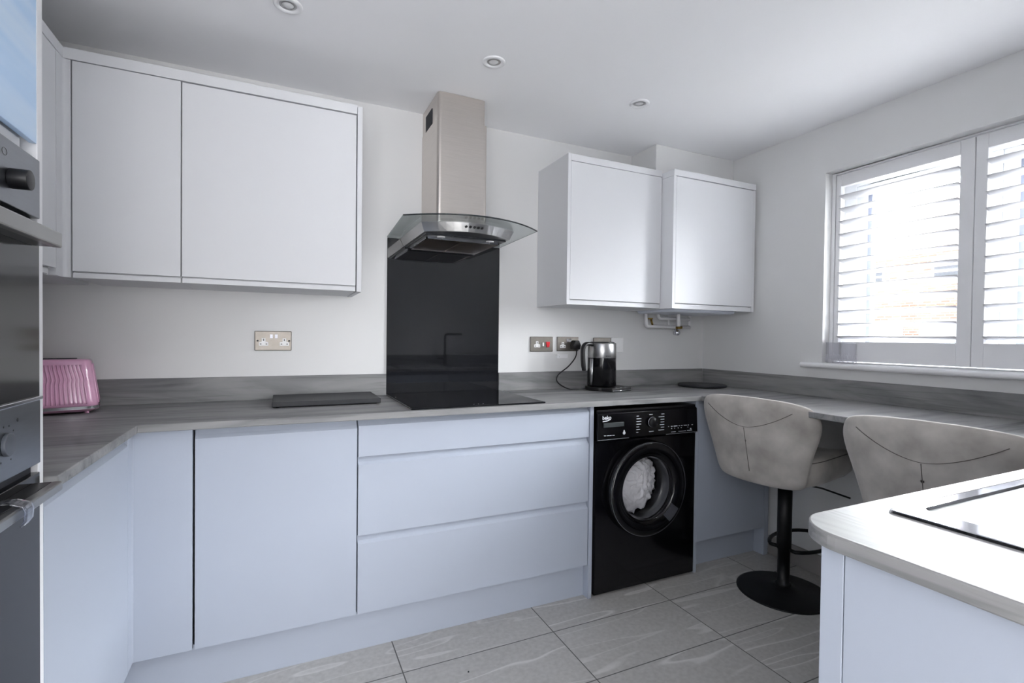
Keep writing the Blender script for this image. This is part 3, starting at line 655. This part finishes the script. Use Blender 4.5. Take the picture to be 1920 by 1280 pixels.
mk('laundry', g, laundry_m, None, label='crumpled white laundry seen through the round door of the washing machine', cat='laundry', kind='stuff')

# ---------------------------------------------------------------- sockets
def pin(g, x, z, w_, h_, y): g.box(x-w_/2, x+w_/2, y-.0008, y, z-h_/2, z+h_/2)
def outlet(p, x, z, y):
    o = mk('outlet', G().prism([(x-.018, z-.013), (x+.018, z-.013), (x+.018, z+.002), (x+.0075, z+.004), (x+.0075, z+.019), (x-.0075, z+.019), (x-.0075, z+.004), (x-.018, z+.002)], 'y', y-.0015, y+.001), whitepl_m, p, bevel=.0006)
    g = G(); pin(g, x, z+.011, .004, .008, y-.0015); pin(g, x-.011, z-.006, .006, .004, y-.0015); pin(g, x+.011, z-.006, .006, .004, y-.0015)
    mk('pin_holes', g, black_pl, o)
YW = YBK-.001
def plate(x0, x1, z0, z1, mat, label, group=None, cat='socket', name='wall_socket'):
    c = root(name, ((x0+x1)/2, YW, z0), label, cat, group)
    mk('plate', G().box(x0, x1, YW-.007, YW, z0, z1), mat, c, bevel=.003, bseg=3)
    return c
c = plate(-.1045, .0385, 1.094, 1.177, nickel_m, 'brushed metal double socket on the wall under the left wall cabinets')
outlet(c, -.070, 1.128, YW-.0072); outlet(c, .010, 1.128, YW-.0072)
for x in (-.0405, -.0215): mk('rocker_switch', G().prism([(YW-.007, 1.146), (YW-.0125, 1.147), (YW-.0085, 1.163), (YW-.007, 1.163)], 'x', x-.0055, x+.0055), chrome_m, c)
for x in (-.092, .029): mk('screw', G().cyl((x, YW-.0078, 1.136), .004, .001, 'y', 12), darkst_m, c)
c = plate(1.198, 1.335, 1.088, 1.168, nickel_m, 'brushed metal cooker socket with a red switch, right of the splashback')
outlet(c, 1.237, 1.124, YW-.0072)
mk('red_switch', G().prism([(1.291, 1.141), (1.314, 1.141), (1.310, 1.112), (1.295, 1.112)], 'y', YW-.0115, YW-.006), redpl_m, c, bevel=.001, label='red rocker switch')
mk('rocker_switch', G().box(1.269, 1.278, YW-.010, YW-.006, 1.117, 1.137), whitepl_m, c, bevel=.001)
c = plate(1.361, 1.498, 1.0905, 1.169, nickel_m, 'brushed metal double socket behind the kettle handle, with a black plug in it')
outlet(c, 1.396, 1.121, YW-.0072); outlet(c, 1.466, 1.121, YW-.0072)
for x in (1.425, 1.441): mk('rocker_switch', G().prism([(YW-.007, 1.141), (YW-.0125, 1.142), (YW-.0085, 1.157), (YW-.007, 1.157)], 'x', x-.0055, x+.0055), chrome_m, c)
mk('plug', G().prism([(1.442, 1.10), (1.484, 1.10), (1.490, 1.125), (1.478, 1.15), (1.450, 1.15), (1.438, 1.125)], 'y', YW-.047, YW-.0105), black_pl, None, bevel=.005, bseg=3, label='black mains plug pushed into the socket behind the kettle', cat='plug')
mk('cable_clip', G().box(1.362, 1.430, YW-.006, YW, 1.050, 1.073).cyl((1.376, YW-.008, 1.062), .004, .003, 'y', 12), trimw_m, None, bevel=.002, label='small white plastic strip on the wall under the plugged-in socket', cat='wall fitting')
c = plate(1.597, 1.715, 1.085, 1.167, nickel_m, 'brushed metal plate on the wall mostly hidden behind the kettle')
outlet(c, 1.640, 1.121, YW-.0072)
c = plate(1.718, 1.804, 1.083, 1.169, whitepl_m, 'plain white switch plate on the wall right of the kettle', None, 'switch', 'wall_switch')
mk('rocker_switch', G().prism([(YW-.007, 1.112), (YW-.011, 1.113), (YW-.0085, 1.14), (YW-.007, 1.14)], 'x', 1.752, 1.768), whitepl_m, c)

# ---------------------------------------------------------------- kettle
kx, ky = 1.563, 2.225
kb = root('kettle', (kx, ky, ZT), 'electric kettle with steel top, black lower body and black handle on its base', 'kettle')
zb = ZT+.020
mk('lower_body', G().lathe([(0, 0), (.074, 0), (.078, .004), (.0755, .150)], (kx, ky, zb+.003), 'z', 48), black_gl, kb)
sb = mk('steel_band', G().lathe([(.0755, .150), (.0765, .152), (.0745, .224), (.0715, .230), (0, .232)], (kx, ky, zb+.003), 'z', 48), steelh_m, kb)
text('brand_logo', 'BOSCH', .0095, (kx-.030, ky-.0775, zb+.161), (PI/2, 0, .02), darkst_m, sb)
mk('lid', G().lathe([(0, .236), (.055, .236), (.064, .2345), (.066, .2325), (.066, .228)], (kx, ky, zb+.003), 'z', 40), black_pl, kb)
dv = Vector((-.985, -.17, 0))
def kp(r_, z): return (kx+dv.x*r_, ky+dv.y*r_, z)
hp = smooth_path([kp(.058, zb+.219), kp(.085, zb+.226), kp(.118, zb+.226), kp(.136, zb+.205), kp(.138, zb+.165), kp(.134, zb+.118), kp(.128, zb+.088)], 6)
nrm = Vector((-dv.y, dv.x, 0)); g = G(); rows = []
for i, p in enumerate(hp):
    a = hp[max(0, i-1)]; b_ = hp[min(len(hp)-1, i+1)]; tg = (b_-a).normalized(); up2 = tg.cross(nrm).normalized()
    wd, th = .015, .0105*(1 if i < len(hp)-4 else .75)
    rows.append([p+nrm*wd*math.cos(2*PI*k/14)+up2*th*math.sin(2*PI*k/14) for k in range(14)])
g.grid(rows, True, True); g.add(rows[-1], [tuple(range(14))]); g.add(rows[0], [tuple(range(14))[::-1]])
mk('handle', g, black_pl, kb)
mk('rear_strip', G().tube([kp(.070, zb+.01), kp(.0715, zb+.15)], .012, 12), pm('brushed_pale_steel', srgb(205, 205, 207), .3, metal=1), kb)
sp = Vector((.985, .17, 0))
def sq(r_, z, s_=0): return (kx+sp.x*r_-sp.y*s_, ky+sp.y*r_+sp.x*s_, z)
g = G().add([sq(.068, zb+.232, .022), sq(.100, zb+.230, 0), sq(.068, zb+.232, -.022), sq(.070, zb+.17, .012), sq(.074, zb+.165, 0), sq(.070, zb+.17, -.012)], [(0, 1, 4, 3), (1, 2, 5, 4), (0, 2, 1)])
o = mk('spout', g, steelh_m, kb); m_ = o.modifiers.new('solid', 'SOLIDIFY'); m_.thickness = .0012
bs = mk('kettle_base', G().prism(arc((kx, ky), .088, 95, 235, 16)+[(kx-.02, ky-.125), (kx+.130, ky-.088), (kx+.135, ky+.03), (kx+.03, ky+.085)], 'z', ZT+.0005, ZT+.020), black_pl, kb, bevel=.004, bseg=3)
mk('base_edge', G().tube([(kx-.019, ky-.1265, ZT+.006), (kx+.131, ky-.0895, ZT+.006), (kx+.1365, ky+.03, ZT+.006)], .0022, 6), chrome_m, bs)
g = G()
for x, y in ((.012, -.106), (.050, -.096), (.085, -.087)): g.cyl((kx+x+.008, ky+y+.004, ZT+.0198), .0055, .0008, 'z', 12)
mk('touch_buttons', g, mark_m, bs)
cord = smooth_path([(1.462, YW-.045, 1.105), (1.452, YW-.05, 1.06), (1.415, YW-.04, 1.01), (1.345, YW-.05, .965), (1.328, YW-.07, .93), (1.355, YW-.12, .9), (1.40, YW-.14, .8965), (1.485, 2.235, .8965)], 8)
mk('power_cord', G().tube(cord, .0034, 8), black_pl, None, label='black power cord looping from the wall plug down to the kettle base', cat='cord')

# ---------------------------------------------------------------- things on the worktop
bd_ = G().box(-.032, .368, 2.062, 2.325, ZT+.004, ZT+.022)
cb = mk('chopping_board', bd_, slate_m, None, bevel=.0015, label='rectangular black board lying on the worktop left of the hob', cat='board')
for x in (-.015, .35):
    for y in (2.08, 2.31): mk('rubber_foot', G().cyl((x, y, ZT+.0003), .006, .004), black_pl, cb)
mk('round_board', G().lathe([(0, 0), (.128, 0), (.135, .003), (.136, .010), (.132, .014), (0, .014)], (2.252, 2.19, ZT+.0005), 'z', 64), slate_m, None, label='round black board lying flat on the worktop in the far corner', cat='board')
# toaster
ta = math.radians(14)
tr = root('toaster', (0, 0, 0), 'pink ribbed toaster with chrome band, peeking out behind the oven tower', 'toaster')
def TB(L0, D0, z0, L1, D1, z1, r=.035, n=6, steps=1):
    rows = []
    for s_ in range(steps+1):
        f_ = s_/steps; L_, D_, z = L0+(L1-L0)*f_, D0+(D1-D0)*f_, z0+(z1-z0)*f_
        rows.append([(x, y, z) for x, y in rrect(-L_/2, L_/2, -D_/2, D_/2, r, n)])
    return rows
g = G(); rows = TB(.300, .180, .026, .262, .142, .176, .034, 8, 10)
for (L_, D_, z) in ((.256, .136, .181), (.246, .126, .184), (.22, .10, .1845)): rows.append([(x, y, z) for x, y in rrect(-L_/2, L_/2, -D_/2, D_/2, .034, 8)])
g.grid(rows, True, True); g.add(rows[-1], [tuple(range(len(rows[-1])))]); g.add(rows[0], [tuple(range(len(rows[0])))])
body = mk('toaster_body', g, pink_m, tr)
g = G()
for sy in (-1,):
    for i in range(23):
        x = -.126+i*.0112; pts = []
        for k in range(9):
            f_ = k/8; z = .034+.132*f_; D_ = .180+(.142-.180)*((z-.026)/.150); zig = (0, 0, 0, 0, 0, .003, .001, -.002, -.0035)[k]
            pts.append((x*(1-.13*f_)+zig, sy*(D_/2+.0002), z))
        g.tube(pts, .0032, 6)
for i in range(9):
    y = -.060+i*.0150; g.tube([(.1485-.0190*k/4*.95, y*(1-.2*k/4), .034+.132*k/4) for k in range(5)], .0032, 6)
mk('ribs', g, pink_m, body)
mk('chrome_band', G().grid(TB(.302, .182, .016, .303, .183, .026, .036), True, True), chrome_m, tr)
g = G(); rows = TB(.280, .160, .007, .304, .184, .016, .036); g.grid(rows, True, True); g.add(rows[0], [tuple(range(len(rows[0])))])
mk('toaster_base', g, pink_m, tr)
for x in (-.11, .118):
    for y in (-.06, .06): mk('foot', G().cyl((x, y, 0), .006, .008), pink_m, tr)
mk('slots', G().box(-.09, .09, -.03, -.008, .184, .1855).box(-.09, .09, .008, .03, .184, .1855), copper_m, tr)
tr.location = (-.59-.15*math.cos(ta)-.0, 2.215-.15*math.sin(ta)+.01, ZT+.0004); tr.rotation_euler = (0, 0, ta)

# tumblers on the sill
def tumbler(x, y, r_, hh, label):
    c = root('tumbler', (x, y, 1.0563), label, 'glass', 'crystal tumblers on the window sill')
    seg = 40; rows = []
    for (rr, z) in ((.92, 0), (.97, .006), (1, .02), (1, .045), (1, hh), (.93, hh), (.91, .02), (.0, .016)):
        rows.append([(x+r_*rr*(1+(.03 if (k % 4 < 2 and .005 < z < .05 and rr > .95) else 0))*math.cos(2*PI*k/seg), y+r_*rr*(1+(.03 if (k % 4 < 2 and .005 < z < .05 and rr > .95) else 0))*math.sin(2*PI*k/seg), 1.0563+z) for k in range(seg)])
    g = G().grid(rows, True, True); g.add(rows[0], [tuple(range(seg))[::-1]])
    b_ = mk('glass_wall', g, tumbler_m, c)
    g = G()
    for k in range(10):
        a = 2*PI*k/10
        for s_ in (-1, 1): g.tube([(x+r_*1.005*math.cos(a+s_*.25*q), y+r_*1.005*math.sin(a+s_*.25*q), 1.0563+.004+.038*q) for q in (0, .5, 1)], .0007, 5)
    mk('cut_pattern', g, pm('cut_crystal', srgb(228, 228, 234), .2), b_)
    mk('rim', G().tube([(x+r_*.97*math.cos(2*PI*k/36), y+r_*.97*math.sin(2*PI*k/36), 1.0563+hh) for k in range(36)], .0012, 6, True), MATS['cut_crystal'], b_)
tumbler(2.448, 1.478, .034, .097, 'short cut crystal tumbler on window sill, the nearer one beside the shutter')
tumbler(2.451, 1.552, .030, .100, 'short cut crystal tumbler on window sill, tucked in the corner of the reveal')

# ---------------------------------------------------------------- plantation shutters
def shutter(y0, y1, label, sl=.040, sr=.040):
    c = root('window_shutter', (2.5, (y0+y1)/2, 1.0575), label, 'shutter', 'white shutters across the kitchen window')
    z0, z1 = 1.0655, 1.978; X0, X1 = 2.487, 2.515
    for a, b_ in ((y0, y0+sl), (y1-sr, y1)): mk('stile', G().box(X0, X1, a, b_, z0, z1), trimw_m, c, bevel=.002)
    mk('top_rail', G().box(X0, X1, y0+sl, y1-sr, 1.921, z1), trimw_m, c, bevel=.002)
    mk('bottom_rail', G().box(X0, X1, y0+sl, y1-sr, z0, 1.160), trimw_m, c, bevel=.002)
    tilt = math.radians(13)
    for k in range(12):
        zc = 1.187+.0624*k; n_ = 12; poly = []
        for i in range(n_*2):
            a = 2*PI*i/(2*n_); u, v = .031*math.cos(a), .0045*math.sin(a)*1.0
            poly.append((2.501+u*math.cos(tilt)+v*math.sin(tilt), zc-.0065-u*math.sin(tilt)+v*math.cos(tilt)))
        mk('slat', G().prism(poly, 'y', y0+sl+.001, y1-sr-.001, True), trimw_m, c)
    return c
sf = struct('trim_3', G().box(2.48, 2.53, 1.576, 1.5915, 1.0565, WZ1-.001).box(2.48, 2.53, WY0+.0005, .484, 1.0565, WZ1-.001).box(2.48, 2.53, .484, 1.576, 1.9825, WZ1-.001).box(2.49, 2.53, .484, 1.576, 1.0565, 1.0615), trimw_m, bevel=.002)
shutter(1.032, 1.5745, 'white plantation shutter panel farthest along the window, nearest the boiler cupboard', .047, .022)
shutter(.487, 1.029, 'white plantation shutter panel at the right edge of the photo', .04, .038)

# ---------------------------------------------------------------- sink and tap
sk = root('kitchen_sink', (1.35, .2, ZT), 'polished stainless steel sink with ribbed drainer set in the foreground worktop', 'sink')
def sheet(g, rects):   # nested rectangles (x0,x1,y0,y1,z,r) joined into a stepped surface
    rows = [[(x, y, z) for x, y in rrect(x0, x1, y0, y1, r_, 6)] for x0, x1, y0, y1, z, r_ in rects]
    g.grid(rows, False, True); return rows
g = G(); SX0, SX1, SY0, SY1 = .895, 1.80, -.02, .474
rows = sheet(g, [(SX0, SX1, SY0, SY1, ZT+.0003, .008), (SX0+.001, SX1-.001, SY0+.001, SY1-.001, ZT+.0042, .008), (SX0+.004, SX1-.004, SY0+.004, SY1-.004, ZT+.0048, .008), (SX0+.05, 1.385, SY0+.05, SY1-.022, ZT+.0048, .02), (SX0+.053, 1.382, SY0+.053, SY1-.025, ZT-.0030, .02), (SX0+.09, 1.37, SY0+.09, SY1-.090, ZT-.0030, .02), (SX0+.092, 1.368, SY0+.092, SY1-.092, ZT-.0075, .02)])
g.add(rows[-1], [tuple(range(len(rows[-1])))])
mk('drainer', g, chrome_m, sk)
g = G()
for i in range(6): g.tube([(SX0+.12, .10+i*.045, ZT-.0062), (1.35, .10+i*.045, ZT-.0072)], .003, 8)
mk('drainer_ribs', g, chrome_m, sk)
g = G(); rows = sheet(g, [(1.40, 1.78, SY0+.03, SY1-.03, ZT+.005, .05), (1.404, 1.776, SY0+.034, SY1-.034, ZT+.0055, .05), (1.41, 1.77, SY0+.04, SY1-.04, ZT+.003, .05)]); mk('bowl_rim', g, chrome_m, sk)
g = G(); g.lathe([(.02, 0), (.045, 0), (.045, .002), (.02, .0025)], (1.58, .22, ZT+.0008), 'z', 30); mk('basin_waste', g, darkst_m, sk)
tp = root('kitchen_tap', (1.475, YS+.06, ZT), 'matt black square-necked kitchen tap mirrored in the black splashback', 'tap')
TX, TY = 1.475, YS+.060
mk('tap_body', G().cyl((TX, TY, ZT+.0005), .025, .008).cyl((TX, TY, ZT+.008), .019, .09), black_sat, tp)
mk('spout', G().tube([(TX, TY, ZT+.09)]+[tuple(p) for p in bend((TX, TY, ZT+.1), (TX, TY, ZT+.30), (TX+.15, TY+.08, ZT+.30), .03)]+[(TX+.15, TY+.08, ZT+.30)], .011, 12), black_sat, tp)
mk('lever', G().box(TX-.075, TX-.015, TY-.008, TY+.008, ZT+.052, ZT+.066), black_sat, tp, bevel=.003)

# ---------------------------------------------------------------- bar stools
def make_stool(loc, rz, label, dz=0):
    s = root('bar_stool', (0, 0, 0), label, 'bar stool', 'grey velvet bar stools at the window counter')
    mk('base_disc', G().lathe([(0, .036), (.030, .036), (.034, .030), (.07, .022), (.13, .012), (.188, .0055), (.198, .0035), (.198, 0), (0, 0)], (0, 0, 0), 'z', 64), black_sat, s)
    cl = mk('column', G().lathe([(.033, .030), (.034, .040), (.031, .046), (.026, .050), (.026, .20), (.0305, .202), (.0305, .51), (0, .51)], (0, 0, 0), 'z', 36), black_sat, s)
    mk('footrest', G().tube([(-.005+.0, -.03, .205)]+[(.145+.18*math.cos(math.radians(a)), .112*math.sin(math.radians(a)), .205) for a in range(-150, 151, 12)]+[(-.005, .03, .205)], .0085, 10), black_sat, s)
    mk('gas_lever', G().tube([(.02, -.05, .512), (.06, -.13, .505), (.12, -.22, .475)], .004, 8), black_sat, s)
    mk('mounting_plate', G().box(-.10, .10, -.09, .09, .508, .5205), black_sat, s, bevel=.003)
    # seat cushion
    out = [(x, y) for x, y in rrect(-.20, .235, -.215, .215, .10, 8)]
    def pillow(outline, cx_, cy_, zf, lay):
        g = G(); rows = []
        for sc_, z in lay: rows.append([(cx_+(x-cx_)*sc_, cy_+(y-cy_)*sc_, z+zf(cx_+(x-cx_)*sc_, cy_+(y-cy_)*sc_)) for x, y in outline])
        g.grid(rows, True, True); g.add(rows[0], [tuple(range(len(outline)))[::-1]], True); g.add(rows[-1], [tuple(range(len(outline)))], True); return g
    zf = lambda x, y: .05*max(0, (x-.02)/.2)**1.6*.6-.03*max(0, x/.23)**4+.04*(abs(y)/.21)**2
    lay = [(.70, .520), (.90, .524), (.98, .540), (1.0, .590), (.985, .622), (.94, .636), (.8, .643), (.5, .642), (.2, .640)]
    st = mk('seat', pillow(out, .0, 0, zf, lay), velvet_m, s)
    mk('seat_seam', G().tube([(x, y, .622+zf(x, y)) for x, y in [(.99*a, .99*b_) for a, b_ in out]], .0018, 5, True), seam_m, st)
    # winged backrest
    half = [(0, .542), (.12, .543), (.175, .551), (.199, .578), (.212, .63), (.230, .70), (.250, .762), (.261, .805), (.263, .842), (.252, .876), (.226, .900), (.17, .915), (.09, .923), (0, .926)]
    R_ = [Vector((a, b_, 0)) for a, b_ in half]; R_ = smooth_path(R_, 4)
    loop = [(p.x, p.y) for p in R_]+[(-p.x, p.y) for p in R_[-2:0:-1]]
    cyy, czz = 0, .735
    def bx_(y, z): return -.250-.086*max(0, (z-.56)/.35)+.074*(abs(y)/.25)**2
    g = G(); rows = []; T = .030
    fr = [(.02, 1), (.3, 1), (.6, .97), (.8, .88), (.92, .66), (.98, .36), (1.0, 0), (.98, -.36), (.92, -.66), (.8, -.88), (.6, -.97), (.3, -1), (.02, -1)]
    for s_, tk in fr:
        row = []
        for y, z in loop:
            yy, zz = cyy+(y-cyy)*s_, czz+(z-czz)*s_
            row.append((bx_(yy, zz)+tk*T, yy, zz))
        rows.append(row)
    g.grid(rows, True, True)
    br = mk('backrest', g, velvet_m, s)
    def on_back(y, z):  # point on the rear face
        r_ = 0
        for (a, b_) in loop:
            pass
        return (bx_(y, z)-T*.985, y, z)
    pts = [on_back(0, z) for z in [.60+.012*i for i in range(17)]]
    mk('back_seam', G().tube(pts, .0016, 5), seam_m, br)
    pts = [on_back(y, .795+.085*(abs(y)/.2)**1.7) for y in [-.19+.01*i for i in range(39)]]
    mk('back_seam', G().tube(pts, .0012, 5), seam_m, br)
    s.location = (loc[0], loc[1], 0); s.rotation_euler = (0, 0, rz)
    return s
s1 = make_stool((2.115, 1.545), math.radians(8), 'grey velvet bar stool farther from the camera, whole black base and column visible')
s2 = copy_tree(s1); s2.location = (2.105, .888, 0); s2.rotation_euler = (0, 0, math.radians(7))
s2['label'] = 'grey velvet bar stool nearer the camera, lower half hidden by the sink worktop'

# ---------------------------------------------------------------- downlights
def downlight(x, y, label):
    c = root('ceiling_downlight', (x, y, H), label, 'downlight', 'recessed ceiling downlights')
    mk('trim_ring', G().lathe([(.044, 0), (.044, -.003), (.040, -.006), (.030, -.005), (.027, -.002), (.0265, -.0005)], (x, y, H), 'z', 40), trimw_m, c)
    mk('reflector', G().lathe([(.0265, -.0008), (.019, -.0030), (.018, -.0008)], (x, y, H), 'z', 32), steelh_m, c)
    mk('bulb', G().lathe([(.018, -.0009), (.010, -.0045), (0, -.005)], (x, y, H), 'z', 28), lamp_m, c)
downlight(.0135, 1.780, 'white round ceiling downlight at the top left, above the wall cabinets')
downlight(.7387, 1.794, 'white round ceiling downlight in front of the cooker hood chimney')
downlight(1.4616, 1.818, 'white round ceiling downlight farthest right, above the right wall cabinet')

mk('crumb', G().lathe([(0, 0), (.003, .0015), (.0022, .004), (0, .005)], (0, 0, 0), 'z', 8), copper_m, None, label='tiny dark crumb on the floor tile near the drawers', cat='crumb').location = (.592, 1.607, .0002)

# ---------------------------------------------------------------- outside
HX = 26.0
hs = root('neighbour_house', (HX+3, 12, 0), 'buff brick house with tiled roof and white garage doors seen through the shutters', 'house')
brick_m = brick_mat()
mk('brick_wall', G().box(HX, HX+8, -14, 15.6, 0, 5.2), brick_m, hs)
mk('roof', G().prism([(HX-.4, 5.25), (HX+4.2, 8.9), (HX+8.6, 5.25), (HX+8.6, 5.1), (HX-.4, 5.1)], 'y', -14.3, 15.9), tile_roof_mat(), hs)
mk('gutter', G().tube([(HX-.45, -14.3, 5.2), (HX-.45, 15.9, 5.2)], .08), pm('gutter_brown', srgb(120, 100, 90), .5), hs)
mk('brick_band', G().box(HX-.03, HX, -14, 15.6, 2.55, 2.8), pm('soldier_course', srgb(205, 160, 138), .9, vary=.15, scale=14), hs)
gar_m = pm('garage_white', srgb(238, 238, 238), .5); wfr_m = pm('far_window_frame', srgb(240, 240, 240), .5); far_gl = pm('far_glass', srgb(120, 124, 130), .1)
for a, b_ in ((13.25, 15.5), (10.3, 12.62), (7.0, 9.1), (4.3, 6.6)):
    d_ = mk('garage_door', G().box(HX-.06, HX, a, b_, 0, 2.12), gar_m, hs, bevel=.01)
    mk('door_panel_grooves', G().box(HX-.065, HX-.06, a+.1, b_-.1, 1.80, 1.815).box(HX-.065, HX-.06, b_-.14, b_-.10, 0, 1.8), pm('groove_grey', srgb(170, 170, 172), .6), d_)
for y0, y1 in ((14.05, 15.2), (11.1, 12.2), (7.2, 8.5), (3.6, 4.8)):
    f_ = mk('house_window', G().box(HX-.06, HX, y0, y1, 3.7, 4.85), wfr_m, hs, bevel=.01)
    mk('far_pane', G().box(HX-.075, HX-.058, y0+.12, y1-.12, 3.85, 4.2).box(HX-.075, HX-.058, y0+.12, y1-.12, 4.3, 4.72), far_gl, f_)
g = G().tube([(HX-.12, 9.36+.42*math.cos(math.radians(a)), 1.35+.42*math.sin(math.radians(a))) for a in range(0, 181, 15)], .07)
g.box(HX-.19, HX-.05, 8.87, 9.01, 0, 1.35).box(HX-.19, HX-.05, 9.71, 9.85, 0, 1.35)
mk('arched_porch', g, wfr_m, hs)
struct('ground', G().box(6.5, 60, -30, 40, -.15, -.05), pm('tarmac', srgb(120, 120, 122), .9, vary=.06, scale=1.5))
struct('bounce_terrace', G().box(XR+.26, 6.5, -6, 9, -.15, -.05), pm('bounce_paving', srgb(226, 225, 222), .9, vary=.04, scale=1.5))  # unseen pale ground, added to bounce skylight up to the ceiling
